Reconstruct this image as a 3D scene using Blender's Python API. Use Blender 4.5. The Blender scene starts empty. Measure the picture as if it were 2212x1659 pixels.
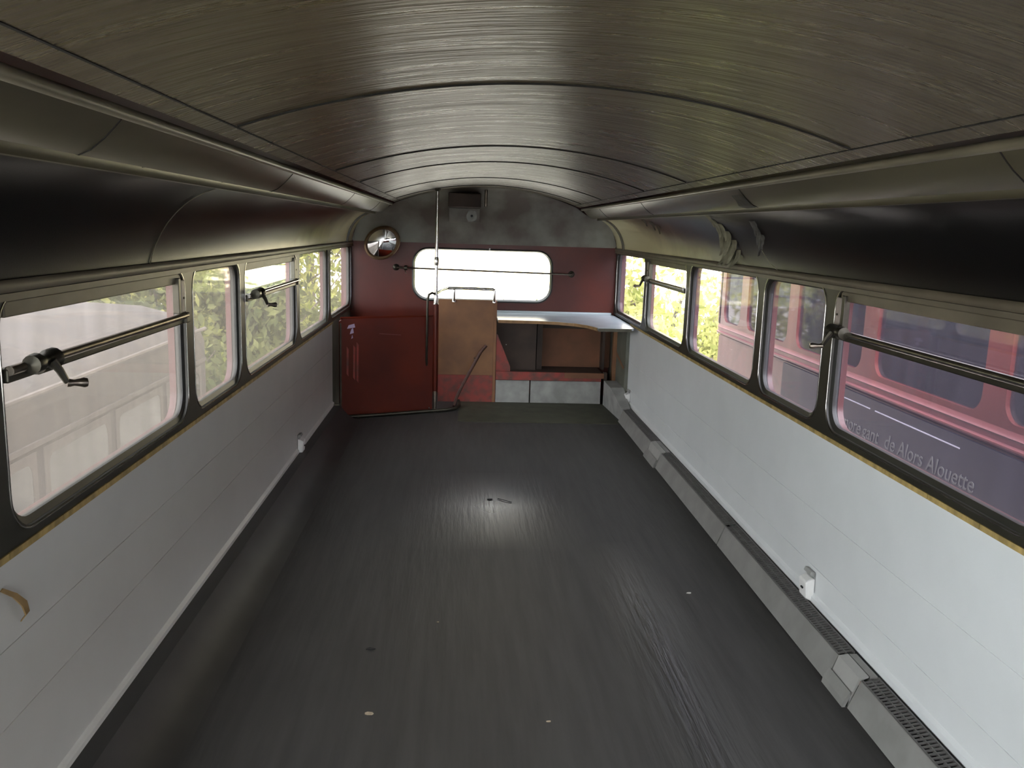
import bpy, bmesh, math, random
from mathutils import Vector, Matrix
random.seed(7)
S = bpy.context.scene
COL = S.collection
PI = math.pi

# ------------------------------------------------------------------ camera, world, sun, exposure
CAM = Vector((-0.19, 0.0, 1.40))
R_, U_, F_ = Vector((.998, -.056, .030)), Vector((-.020, .177, .984)), Vector((.060, .983, -.176))
F_.normalize(); R_ = (R_ - F_ * R_.dot(F_)).normalized(); U_ = R_.cross(F_)
cd = bpy.data.cameras.new('camera'); cam = bpy.data.objects.new('camera', cd); COL.objects.link(cam)
cam.matrix_world = Matrix(((R_.x, U_.x, -F_.x, CAM.x), (R_.y, U_.y, -F_.y, CAM.y), (R_.z, U_.z, -F_.z, CAM.z), (0, 0, 0, 1)))
cd.sensor_width = 36.0; cd.lens = 1866.0 / 2212.0 * 36.0; cd.clip_start = 0.02; cd.clip_end = 400
S.camera = cam
W = bpy.data.worlds.new('sky'); S.world = W; W.use_nodes = True
wn = W.node_tree; wn.nodes.clear()
wo = wn.nodes.new('ShaderNodeOutputWorld'); wb = wn.nodes.new('ShaderNodeBackground')
# hazy bright sky, strongest around the sun, which stands high ahead of the bus (behind the viewpoint)
wc = wn.nodes.new('ShaderNodeTexCoord'); wd_ = wn.nodes.new('ShaderNodeVectorMath'); wd_.operation = 'DOT_PRODUCT'
wd_.inputs[1].default_value = Vector((-.28, -.78, .56)).normalized()
wr = wn.nodes.new('ShaderNodeMapRange'); wr.interpolation_type = 'SMOOTHSTEP'
wadd = wn.nodes.new('ShaderNodeMath'); wadd.operation = 'ADD'
wr.inputs[1].default_value = -.35; wr.inputs[2].default_value = .95; wr.inputs[3].default_value = 1.0; wr.inputs[4].default_value = 9.0
wn.links.new(wc.outputs['Generated'], wd_.inputs[0]); wn.links.new(wd_.outputs['Value'], wr.inputs[0]); wn.links.new(wr.outputs[0], wadd.inputs[0])
# open hazy horizon straight behind the bus
w2 = wn.nodes.new('ShaderNodeVectorMath'); w2.operation = 'DOT_PRODUCT'; w2.inputs[1].default_value = Vector((.08, 1, 0)).normalized()
w3 = wn.nodes.new('ShaderNodeMapRange'); w3.interpolation_type = 'SMOOTHSTEP'
w3.inputs[1].default_value = .93; w3.inputs[2].default_value = .995; w3.inputs[3].default_value = 0.0; w3.inputs[4].default_value = 7.0
wn.links.new(wc.outputs['Generated'], w2.inputs[0]); wn.links.new(w2.outputs['Value'], w3.inputs[0]); wn.links.new(w3.outputs[0], wadd.inputs[1])
wn.links.new(wadd.outputs[0], wb.inputs[1])
wmx = wn.nodes.new('ShaderNodeMix'); wmx.data_type = 'RGBA'; wmx.inputs[6].default_value = (.90, .95, 1.0, 1); wmx.inputs[7].default_value = (1.0, .86, .55, 1)
w4 = wn.nodes.new('ShaderNodeMath'); w4.operation = 'DIVIDE'; w4.inputs[1].default_value = 7.0
wn.links.new(w3.outputs[0], w4.inputs[0]); wn.links.new(w4.outputs[0], wmx.inputs[0]); wn.links.new(wmx.outputs[2], wb.inputs[0])
wn.links.new(wb.outputs[0], wo.inputs[0])
sd = bpy.data.lights.new('sun', 'SUN'); sd.energy = 3.0; sd.angle = 0.01; sd.color = (1.0, .93, .80)
sun = bpy.data.objects.new('sun', sd); COL.objects.link(sun)
sun.rotation_euler = Vector((.05, .66, -.86)).to_track_quat('-Z', 'Y').to_euler()
V = S.view_settings
V.view_transform = 'Standard'; V.look = 'None'; V.gamma = 1.0; V.use_curve_mapping = False; V.exposure = 1.2
S.cycles.transparent_max_bounces = 32; S.cycles.max_bounces = 14; S.cycles.diffuse_bounces = 8; S.cycles.glossy_bounces = 5
S.cycles.use_denoising = True; S.cycles.sample_clamp_indirect = 8.0

# ------------------------------------------------------------------ materials
def _n(t, k, **kw):
    n = t.nodes.new(k)
    for a, b in kw.items(): setattr(n, a, b)
    return n
def mat(name, col, rough=.6, metal=0.0, var=0.0, scale=8.0, col2=None, bump=0.0, bscale=30.0, stretch=(1, 1, 1), spec=.5, coat=0.0, lo=.35, hi=.65, detail=6, rvar=0.0):
    """Principled surface; var / col2 mix a second colour through stretched noise, bump uses the same kind of noise."""
    m = bpy.data.materials.new(name); m.use_nodes = True
    t = m.node_tree; b = t.nodes['Principled BSDF']
    b.inputs['Roughness'].default_value = rough; b.inputs['Metallic'].default_value = metal
    b.inputs['Specular IOR Level'].default_value = spec; b.inputs['Coat Weight'].default_value = coat
    b.inputs['Base Color'].default_value = (*col, 1)
    tc = mp = None
    def coords():
        nonlocal tc, mp
        if mp is None:
            tc = _n(t, 'ShaderNodeTexCoord'); mp = _n(t, 'ShaderNodeMapping'); mp.inputs['Scale'].default_value = stretch
            t.links.new(tc.outputs['Object'], mp.inputs[0])
        return mp.outputs[0]
    if var or col2:
        c2 = col2 or tuple(c * (1 - var) for c in col)
        no = _n(t, 'ShaderNodeTexNoise'); no.inputs['Scale'].default_value = scale; no.inputs['Detail'].default_value = detail
        t.links.new(coords(), no.inputs['Vector'])
        rp = _n(t, 'ShaderNodeValToRGB'); rp.color_ramp.elements[0].position = lo; rp.color_ramp.elements[1].position = hi
        rp.color_ramp.elements[0].color = (*c2, 1); rp.color_ramp.elements[1].color = (*col, 1)
        t.links.new(no.outputs[0], rp.inputs[0]); t.links.new(rp.outputs[0], b.inputs['Base Color'])
        if rvar:
            mr = _n(t, 'ShaderNodeMapRange'); mr.inputs[1].default_value = lo; mr.inputs[2].default_value = hi
            mr.inputs[3].default_value = rough + rvar; mr.inputs[4].default_value = rough
            t.links.new(no.outputs[0], mr.inputs[0]); t.links.new(mr.outputs[0], b.inputs['Roughness'])
    if bump:
        n2 = _n(t, 'ShaderNodeTexNoise'); n2.inputs['Scale'].default_value = bscale; n2.inputs['Detail'].default_value = 4
        t.links.new(coords(), n2.inputs['Vector'])
        bp = _n(t, 'ShaderNodeBump'); bp.inputs['Strength'].default_value = bump; bp.inputs['Distance'].default_value = .01
        t.links.new(n2.outputs[0], bp.inputs['Height']); t.links.new(bp.outputs[0], b.inputs['Normal'])
    return m
def glass(name, tint, dust, dcol, streak=(6, 6, 1.2), gloss=.28, tr=.6):
    """Old bus glass: clear, with a film of dust that scatters light and a faint mirror reflection."""
    m = bpy.data.materials.new(name); m.use_nodes = True; t = m.node_tree; t.nodes.clear()
    o = _n(t, 'ShaderNodeOutputMaterial')
    tp = _n(t, 'ShaderNodeBsdfTransparent'); tp.inputs[0].default_value = (*tint, 1)
    di = _n(t, 'ShaderNodeBsdfDiffuse'); di.inputs[0].default_value = (*dcol, 1)
    tl = _n(t, 'ShaderNodeBsdfTranslucent'); tl.inputs[0].default_value = (*dcol, 1)
    dm = _n(t, 'ShaderNodeMixShader'); dm.inputs[0].default_value = tr
    t.links.new(di.outputs[0], dm.inputs[1]); t.links.new(tl.outputs[0], dm.inputs[2])
    tc = _n(t, 'ShaderNodeTexCoord'); mp = _n(t, 'ShaderNodeMapping'); mp.inputs['Scale'].default_value = streak
    no = _n(t, 'ShaderNodeTexNoise'); no.inputs['Scale'].default_value = 1.6; no.inputs['Detail'].default_value = 7; no.inputs['Roughness'].default_value = .62
    t.links.new(tc.outputs['Object'], mp.inputs[0]); t.links.new(mp.outputs[0], no.inputs['Vector'])
    mr = _n(t, 'ShaderNodeMapRange'); mr.inputs[1].default_value = .3; mr.inputs[2].default_value = .72
    mr.inputs[3].default_value = dust * .62; mr.inputs[4].default_value = min(1, dust * 1.45)
    t.links.new(no.outputs[0], mr.inputs[0])
    mx = _n(t, 'ShaderNodeMixShader'); t.links.new(mr.outputs[0], mx.inputs[0])
    t.links.new(tp.outputs[0], mx.inputs[1]); t.links.new(dm.outputs[0], mx.inputs[2])
    gl = _n(t, 'ShaderNodeBsdfGlossy'); gl.inputs['Roughness'].default_value = .03
    fr = _n(t, 'ShaderNodeFresnel'); fr.inputs[0].default_value = 1.45
    ml = _n(t, 'ShaderNodeMath', operation='MULTIPLY'); ml.inputs[1].default_value = gloss
    t.links.new(fr.outputs[0], ml.inputs[0])
    m2 = _n(t, 'ShaderNodeMixShader'); t.links.new(ml.outputs[0], m2.inputs[0])
    t.links.new(mx.outputs[0], m2.inputs[1]); t.links.new(gl.outputs[0], m2.inputs[2])
    t.links.new(m2.outputs[0], o.inputs[0])
    return m
def leafmat(name, c1, c2):
    m = bpy.data.materials.new(name); m.use_nodes = True; t = m.node_tree; t.nodes.clear()
    o = _n(t, 'ShaderNodeOutputMaterial'); tc = _n(t, 'ShaderNodeTexCoord')
    no = _n(t, 'ShaderNodeTexNoise'); no.inputs['Scale'].default_value = 1.7; no.inputs['Detail'].default_value = 6
    t.links.new(tc.outputs['Object'], no.inputs['Vector'])
    rp = _n(t, 'ShaderNodeValToRGB'); rp.color_ramp.elements[0].position = .35; rp.color_ramp.elements[1].position = .65
    rp.color_ramp.elements[0].color = (*c1, 1); rp.color_ramp.elements[1].color = (*c2, 1)
    t.links.new(no.outputs[0], rp.inputs[0])
    di = _n(t, 'ShaderNodeBsdfDiffuse'); tl = _n(t, 'ShaderNodeBsdfTranslucent'); mx = _n(t, 'ShaderNodeMixShader'); mx.inputs[0].default_value = .45
    t.links.new(rp.outputs[0], di.inputs[0]); t.links.new(rp.outputs[0], tl.inputs[0])
    t.links.new(di.outputs[0], mx.inputs[1]); t.links.new(tl.outputs[0], mx.inputs[2]); t.links.new(mx.outputs[0], o.inputs[0])
    return m

M = {}
M['lino'] = mat('worn_dark_lino', (.044, .042, .040), .60, var=.30, scale=3.0, bump=.30, bscale=6, stretch=(9, .7, 1))
def polish(m):
    # a worn, polished track on the walking line and a buffed patch in mid floor: only the gloss changes
    t = m.node_tree; b = t.nodes['Principled BSDF']; tc = _n(t, 'ShaderNodeTexCoord'); sx = _n(t, 'ShaderNodeSeparateXYZ')
    t.links.new(tc.outputs['Object'], sx.inputs[0])
    def M_(op, a, c, cl=False):
        n = _n(t, 'ShaderNodeMath', operation=op); n.use_clamp = cl
        for i, v in enumerate((a, c)):
            if isinstance(v, (int, float)): n.inputs[i].default_value = v
            else: t.links.new(v, n.inputs[i])
        return n.outputs[0]
    def band(v, c, w, soft): return M_('MULTIPLY', M_('SUBTRACT', w, M_('ABSOLUTE', M_('SUBTRACT', v, c), 0)), 1 / soft, True)
    tr = M_('MULTIPLY', band(sx.outputs[0], .52, .17, .17), band(sx.outputs[1], 2.6, 1.15, .7))
    pt = M_('MULTIPLY', band(sx.outputs[0], -.02, .46, .46), band(sx.outputs[1], 4.25, .62, .62))
    k = M_('POWER', M_('MAXIMUM', tr, pt), .7)
    t.links.new(M_('SUBTRACT', .60, M_('MULTIPLY', k, .38)), b.inputs['Roughness'])
polish(M['lino'])
def lining_fade(name, y0, slope, soft):
    # lining cloth colour: near black, fading through maroon to cream towards the rear
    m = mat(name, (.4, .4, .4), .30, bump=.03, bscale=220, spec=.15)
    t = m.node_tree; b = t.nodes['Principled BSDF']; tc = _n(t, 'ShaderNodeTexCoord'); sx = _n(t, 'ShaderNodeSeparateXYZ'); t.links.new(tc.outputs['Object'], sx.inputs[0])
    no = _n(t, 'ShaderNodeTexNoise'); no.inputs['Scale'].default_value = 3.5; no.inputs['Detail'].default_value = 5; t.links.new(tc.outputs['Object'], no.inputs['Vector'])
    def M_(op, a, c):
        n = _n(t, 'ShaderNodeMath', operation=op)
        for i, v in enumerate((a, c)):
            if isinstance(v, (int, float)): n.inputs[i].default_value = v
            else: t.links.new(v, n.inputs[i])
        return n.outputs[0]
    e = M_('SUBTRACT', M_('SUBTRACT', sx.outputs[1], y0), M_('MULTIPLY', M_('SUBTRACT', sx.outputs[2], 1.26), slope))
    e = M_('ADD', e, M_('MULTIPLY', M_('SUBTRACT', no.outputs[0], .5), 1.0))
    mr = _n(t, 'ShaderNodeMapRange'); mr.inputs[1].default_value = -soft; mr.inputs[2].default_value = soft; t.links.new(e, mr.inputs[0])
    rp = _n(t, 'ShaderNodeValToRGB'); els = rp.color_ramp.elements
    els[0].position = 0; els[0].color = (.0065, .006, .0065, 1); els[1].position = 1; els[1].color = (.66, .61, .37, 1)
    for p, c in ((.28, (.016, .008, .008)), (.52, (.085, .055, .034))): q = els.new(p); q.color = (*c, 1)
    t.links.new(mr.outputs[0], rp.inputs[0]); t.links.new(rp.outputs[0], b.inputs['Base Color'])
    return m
M['lining_left'] = lining_fade('lining_dark_to_cream_left', 4.35, 8.0, 1.3)
M['lining_right'] = lining_fade('lining_dark_to_cream_right', 4.35, 5.5, 1.0)
M['lino_green'] = mat('green_worn_lino', (.055, .056, .036), .7, var=.4, scale=9)
M['coving'] = mat('grey_lino_coving', (.036, .035, .034), .5, var=.25, scale=5)
M['ceiling'] = mat('brushed_drab_ceiling_paint', (.116, .098, .053), .24, col2=(.085, .068, .042), scale=2.2, stretch=(1.1, 16, 1), bump=.45, bscale=5.0, lo=.30, hi=.68, rvar=.16)
M['cornice'] = mat('olive_cornice_paint', (.105, .095, .060), .33, var=.30, scale=3, stretch=(3, .6, 3))
M['bead'] = mat('grey_beading', (.20, .18, .13), .36, var=.3, scale=5)
M['lining'] = mat('dark_lining_cloth', (.008, .0065, .007), .20, var=.3, scale=60, bump=.03, bscale=220, spec=.12)
M['torn_dark'] = mat('torn_dark_lining', (.13, .13, .13), .5, var=.6, scale=40)
M['torn_brown'] = mat('torn_brown_lining', (.085, .070, .048), .7, var=.5, scale=40)
M['soot'] = mat('blue_black_soot', (.028, .030, .038), .6, col2=(.09, .085, .06), scale=30, stretch=(1, 4, 1))
M['torn'] = mat('torn_lining_back', (.34, .33, .23), .8, var=.4, scale=30)
M['dome'] = mat('blotchy_grey_dome', (.25, .25, .21), .55, col2=(.13, .105, .085), scale=3.4, lo=.38, hi=.62, bump=.2, bscale=14)
M['red'] = mat('red_gloss_paint', (.098, .013, .005), .36, col2=(.062, .009, .005), scale=2.4, bump=.03, bscale=9, spec=.28)
M['redold'] = mat('scuffed_red_paint', (.26, .035, .025), .5, col2=(.10, .04, .03), scale=16, lo=.3, hi=.6)
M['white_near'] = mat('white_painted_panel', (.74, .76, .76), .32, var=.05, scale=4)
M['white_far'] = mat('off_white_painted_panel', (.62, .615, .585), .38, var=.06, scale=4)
M['wood_edge'] = mat('yellow_wood_edge', (.48, .34, .12), .6, var=.45, scale=14, stretch=(1, 2, 1))
M['rubber'] = mat('black_window_rubber', (.020, .020, .016), .42, var=.3, scale=12)
M['pillar'] = mat('dark_olive_window_surround', (.026, .024, .016), .42, var=.3, scale=9)
M['header'] = mat('drab_window_header', (.16, .135, .095), .45, var=.35, scale=10, stretch=(1, .5, 1))
M['chrome'] = mat('dull_chrome', (.62, .60, .55), .22, 1.0, var=.35, scale=25)
M['steel'] = mat('tarnished_steel', (.34, .29, .24), .34, 1.0, var=.4, scale=30)
M['dark_metal'] = mat('dark_bronze_metal', (.07, .065, .05), .38, .8, var=.3, scale=20)
M['alu'] = mat('painted_guide_strip', (.42, .36, .32), .45, var=.2, scale=14)
M['brown'] = mat('brown_board', (.25, .115, .045), .55, col2=(.17, .075, .034), scale=5)
M['brown_dark'] = mat('dark_brown_ply', (.060, .038, .027), .7, var=.4, scale=6)
M['brown_orange'] = mat('orange_brown_ply', (.22, .085, .04), .65, col2=(.15, .065, .03), scale=5)
M['grey_kick'] = mat('grey_scuffed_kick_board', (.36, .36, .34), .55, var=.35, scale=8)
M['grey_green'] = mat('grey_green_primer', (.16, .165, .13), .6, var=.3, scale=6)
M['shelf'] = mat('pale_blue_laminate', (.50, .57, .60), .25, var=.1, scale=6)
M['edge_brown'] = mat('raw_brown_edge', (.30, .17, .07), .6, var=.3, scale=20)
M['heater'] = mat('grey_heater_enamel', (.27, .265, .25), .45, var=.2, scale=9, bump=.05)
M['heater_pale'] = mat('pale_grey_joint_cover', (.40, .395, .37), .45, var=.15, scale=9)
M['grille'] = mat('dark_grey_grille', (.105, .10, .095), .5, var=.2, scale=30)
M['black'] = mat('black_gap', (.012, .012, .012), .8)
M['bluegrey'] = mat('blue_grey_skirting', (.16, .20, .20), .55, var=.3, scale=15)
M['white_plastic'] = mat('white_plastic', (.82, .81, .79), .4, var=.06, scale=20)
M['tan'] = mat('tan_tape', (.34, .22, .09), .6, var=.3, scale=20)
M['mirror'] = mat('mirror_glass', (.9, .9, .9), .02, 1.0)
M['brass'] = mat('tarnished_rim', (.20, .13, .075), .4, .6, var=.3, scale=15)
M['leaf_litter'] = mat('dry_leaf', (.42, .34, .24), .8, var=.3, scale=60)
M['white_chip'] = mat('white_chip', (.75, .73, .68), .7)
M['lavender'] = mat('faded_lavender_paper', (.38, .30, .42), .8)
M['busred'] = mat('old_bus_red', (.10, .022, .020), .30, var=.3, scale=2, bump=.02)
M['busband'] = mat('faded_pink_red_band', (.15, .045, .048), .30, var=.25, scale=2)
M['navy'] = mat('navy_advert_board', (.011, .010, .022), .5, var=.25, scale=1.5)
M['advert_text'] = mat('faded_advert_lettering', (.085, .085, .085), .6)
M['advert_line'] = mat('advert_white_line', (.42, .40, .48), .5)
M['cream_van'] = mat('pale_mauve_vehicle_paint', (.080, .066, .060), .6, col2=(.050, .043, .045), scale=1.3, stretch=(1, 5, .6))
M['cream_trim'] = mat('pale_mauve_trim', (.12, .10, .092), .55, var=.3, scale=4)
M['concrete'] = mat('sunlit_pale_gravel', (.55, .51, .44), .9, var=.2, scale=2)
M['bark'] = mat('grey_bark', (.13, .105, .08), .9, var=.4, scale=8, stretch=(1, 1, .2), bump=.4)
M['moquette'] = mat('grey_seat_moquette', (.08, .08, .085), .9, var=.3, scale=30)
M['leaf_y'] = leafmat('yellow_green_leaves', (.20, .24, .05), (.55, .52, .20))
M['leaf_m'] = leafmat('mid_green_leaves', (.055, .075, .028), (.20, .205, .085))
M['leaf_d'] = leafmat('deep_green_leaves', (.022, .04, .012), (.085, .10, .03))
M['glass_left'] = glass('dusty_pinkish_glass', (.95, .93, .92), .30, (.150, .138, .120))
M['glass_right'] = glass('dusty_lavender_glass', (.95, .93, .96), .12, (.15, .14, .18))
M['glass_clear'] = glass('clear_wiped_glass', (.97, .97, .96), .03, (.8, .78, .72))
M['glass_bus'] = glass('tinted_bus_glass', (.78, .80, .88), .10, (.42, .44, .55), gloss=1.0)

# ------------------------------------------------------------------ mesh helpers
def tag(o, label=None, cat=None, group=None, kind=None):
    if label: o['label'] = label
    if cat: o['category'] = cat
    if group: o['group'] = group
    if kind: o['kind'] = kind
    return o
def empty(name, loc=(0, 0, 0)):
    o = bpy.data.objects.new(name, None); o.empty_display_size = .1; o.location = loc; COL.objects.link(o); return o
def obj(name, bm, m, parent=None, smooth=False, bev=0.0, label=None):
    bmesh.ops.remove_doubles(bm, verts=bm.verts, dist=1e-5)
    if bev:
        es = [e for e in bm.edges if len(e.link_faces) == 2 and e.calc_face_angle(0) > .6]
        if es: bmesh.ops.bevel(bm, geom=es, offset=bev, segments=2, affect='EDGES', profile=.5)
    bmesh.ops.recalc_face_normals(bm, faces=bm.faces)
    me = bpy.data.meshes.new(name); bm.to_mesh(me); bm.free()
    ms = m if isinstance(m, (list, tuple)) else [m]
    for x in ms: me.materials.append(x)
    if smooth:
        for p in me.polygons: p.use_smooth = True
        try: me.set_sharp_from_angle(angle=math.radians(40))
        except Exception: pass
    o = bpy.data.objects.new(name, me); COL.objects.link(o)
    if parent is not None:
        o.parent = parent
        o.matrix_parent_inverse = Matrix.Translation(-parent.location)
    if label: o['label'] = label
    return o
def B(): return bmesh.new()
def box(bm, x0, x1, y0, y1, z0, z1):
    vs = [bm.verts.new((x, y, z)) for x in (x0, x1) for y in (y0, y1) for z in (z0, z1)]
    for f in ((0, 1, 3, 2), (4, 6, 7, 5), (0, 4, 5, 1), (2, 3, 7, 6), (0, 2, 6, 4), (1, 5, 7, 3)):
        bm.faces.new([vs[i] for i in f])
    return bm
def tube(bm, pts, r, n=10, cap=True, closed=False):
    pts = [Vector(p) for p in pts]; N = len(pts); rings = []
    up = None
    for i, p in enumerate(pts):
        if closed: d = (pts[(i + 1) % N] - pts[i - 1])
        else: d = (pts[min(i + 1, N - 1)] - pts[max(i - 1, 0)])
        d.normalize()
        if up is None:
            up = Vector((0, 0, 1)) if abs(d.z) < .9 else Vector((1, 0, 0))
        a = (up - d * up.dot(d))
        if a.length < 1e-4: a = d.orthogonal()
        a.normalize(); b = d.cross(a); up = a
        rr = r[i] if isinstance(r, (list, tuple)) else r
        rings.append([bm.verts.new(p + (a * math.cos(2 * PI * k / n) + b * math.sin(2 * PI * k / n)) * rr) for k in range(n)])
    for i in range(N if closed else N - 1):
        A, C = rings[i], rings[(i + 1) % N]
        for k in range(n): bm.faces.new((A[k], A[(k + 1) % n], C[(k + 1) % n], C[k]))
    if cap and not closed:
        bm.faces.new(rings[0][::-1]); bm.faces.new(rings[-1])
    return bm
def prism(bm, prof, a0, a1, ax='y'):
    """closed profile swept along an axis. ax y: prof=(x,z); ax z: prof=(x,y); ax x: prof=(y,z)."""
    def P(u, v, w): return {'y': (u, w, v), 'z': (u, v, w), 'x': (w, u, v)}[ax]
    A = [bm.verts.new(P(u, v, a0)) for u, v in prof]; C = [bm.verts.new(P(u, v, a1)) for u, v in prof]
    n = len(prof)
    for i in range(n): bm.faces.new((A[i], A[(i + 1) % n], C[(i + 1) % n], C[i]))
    bm.faces.new(A[::-1]); bm.faces.new(C)
    return bm
def shell(bm, prof, a0, a1, t=.012, steps=1):
    """open profile (x,z) swept along y and thickened outward by t (away from the cabin centre)."""
    n = len(prof); out = []
    for i in range(n):
        p0 = Vector(prof[max(i - 1, 0)]); p1 = Vector(prof[min(i + 1, n - 1)]); d = (p1 - p0).normalized()
        q = Vector(prof[i]); nrm = Vector((d.y, -d.x))
        c = Vector((0, .9))
        if (q - c).dot(nrm) < 0: nrm = -nrm
        out.append(q + nrm * t)
    return prism(bm, list(prof) + [tuple(o) for o in out[::-1]], a0, a1)
def rrect(y0, y1, z0, z1, r, seg=7, rt=None):
    """rounded rectangle as (y,z) points; rt = radius of the top corners."""
    rt = r if rt is None else rt; pts = []
    for cy, cz, a, q in ((y1 - r, z0 + r, -PI / 2, r), (y1 - rt, z1 - rt, 0, rt), (y0 + rt, z1 - rt, PI / 2, rt), (y0 + r, z0 + r, PI, r)):
        for k in range(seg + 1):
            t = a + PI / 2 * k / seg
            pts.append((cy + q * math.cos(t), cz + q * math.sin(t)))
    return pts
def ring(bm, sx, xa, xb, oy0, oy1, oz0, oz1, inner, seg=7, P=None):
    """a plate between depth xa and xb with a rounded-rectangle hole."""
    n = len(inner); outer = []
    cs = ((oy1, oz0), (oy1, oz1), (oy0, oz1), (oy0, oz0))
    for c in range(4):
        for k in range(seg + 1):
            p = inner[c * (seg + 1) + k]; q = cs[c]
            if k == 0: o = (p[0], q[1]) if c in (0, 2) else (q[0], p[1])
            elif k == seg: o = (q[0], p[1]) if c in (0, 2) else (p[0], q[1])
            else: o = q
            outer.append(o)
    if P is None: P = lambda x, y, z: (sx * x, y, z)
    ia = [bm.verts.new(P(xa, *p)) for p in inner]; ib = [bm.verts.new(P(xb, *p)) for p in inner]
    oa = [bm.verts.new(P(xa, *p)) for p in outer]; ob = [bm.verts.new(P(xb, *p)) for p in outer]
    def F(*v):
        s = []
        for x in v:
            if all((x.co - y.co).length > 1e-7 for y in s): s.append(x)
        if len(s) > 2: bm.faces.new(s)
    for i in range(n):
        j = (i + 1) % n
        F(ia[i], ia[j], oa[j], oa[i]); F(ib[i], ob[i], ob[j], ib[j]); F(ia[i], ib[i], ib[j], ia[j]); F(oa[i], oa[j], ob[j], ob[i])
    return bm
def plate(bm, poly, fn0, fn1):
    """polygon of 2-D points made solid between two mapping functions."""
    A = [bm.verts.new(fn0(*p)) for p in poly]; C = [bm.verts.new(fn1(*p)) for p in poly]; n = len(poly)
    bm.faces.new(A[::-1]); bm.faces.new(C)
    for i in range(n): bm.faces.new((A[i], A[(i + 1) % n], C[(i + 1) % n], C[i]))
    return bm
def disc(bm, c, ax, r, h, n=20):
    c = Vector(c); ax = Vector(ax).normalized()
    return tube(bm, [c, c + ax * h], r, n)
def lathe(bm, prof, c, ax, n=24):
    """(radius, height) profile turned about axis ax at c."""
    c = Vector(c); ax = Vector(ax).normalized(); a = ax.orthogonal().normalized(); b = ax.cross(a)
    rings = [[bm.verts.new(c + ax * h + (a * math.cos(2 * PI * k / n) + b * math.sin(2 * PI * k / n)) * max(r, 1e-4)) for k in range(n)] for r, h in prof]
    for i in range(len(rings) - 1):
        for k in range(n): bm.faces.new((rings[i][k], rings[i][(k + 1) % n], rings[i + 1][(k + 1) % n], rings[i + 1][k]))
    return bm
def struct(name, bm, m, label=None, smooth=False, bev=0.0):
    o = obj(name, bm, m, None, smooth, bev); o['kind'] = 'structure'
    if label: o['label'] = label
    return o

# ------------------------------------------------------------------ the bus shell
Y0, YR = -0.95, 7.35               # front and rear walls
struct('floor', box(B(), -1.10, 1.10, Y0, YR, -.03, 0), M['lino'], 'dark worn lino floor of the upper deck')
BAYS = [(-.80, .47), (.47, 1.73), (1.73, 2.99), (2.99, 3.71), (3.71, 4.95), (4.95, 6.12), (6.12, 7.35)]
ZS, ZT = .700, 1.262
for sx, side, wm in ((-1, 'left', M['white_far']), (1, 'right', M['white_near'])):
    X = 1.115
    e = 6.58 if sx > 0 else 6.24
    g1, g2 = (.22, .42) if sx > 0 else (.35, .515)
    prof = [(X, .128), (X - .004, .124), (X - .012, .118), (X - .014, .100), (X - .008, .092), (X + .012, .092), (X + .012, ZS), (X, ZS)]
    for g in (g2, g1): prof += [(X, g + .0012), (X + .0022, g + .0008), (X + .0022, g - .0008), (X, g - .0012)]
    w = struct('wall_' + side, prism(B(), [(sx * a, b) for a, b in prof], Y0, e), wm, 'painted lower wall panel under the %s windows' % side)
    # behind the panel, at the rear end and down to the floor
    obj('backing', box(B(), sx * 1.128, sx * 1.150, Y0, YR, 0, ZS), M['grey_green'], w)
    bw = B(); box(bw, sx * 1.119, sx * 1.128, Y0, e, .0, .095); obj('skirting', bw, M['bluegrey'] if sx > 0 else M['black'], w)
    obj('outer_skin', box(B(), sx * 1.1505, sx * 1.172, Y0, YR, -.35, ZS), M['busred'], w, label='red outer body side below the windows')
    # yellow wooden edge above the panel
    b = B(); y = Y0
    while y < e - .05:
        y2 = min(y + .245, e); box(b, sx * (X - .006), sx * (X + .012), y, y2 - .003, ZS - .002, ZS + .013); y = y2
    obj('top_edge_strip', b, M['wood_edge'], w, label='yellow wooden strip along the panel top')

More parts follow.
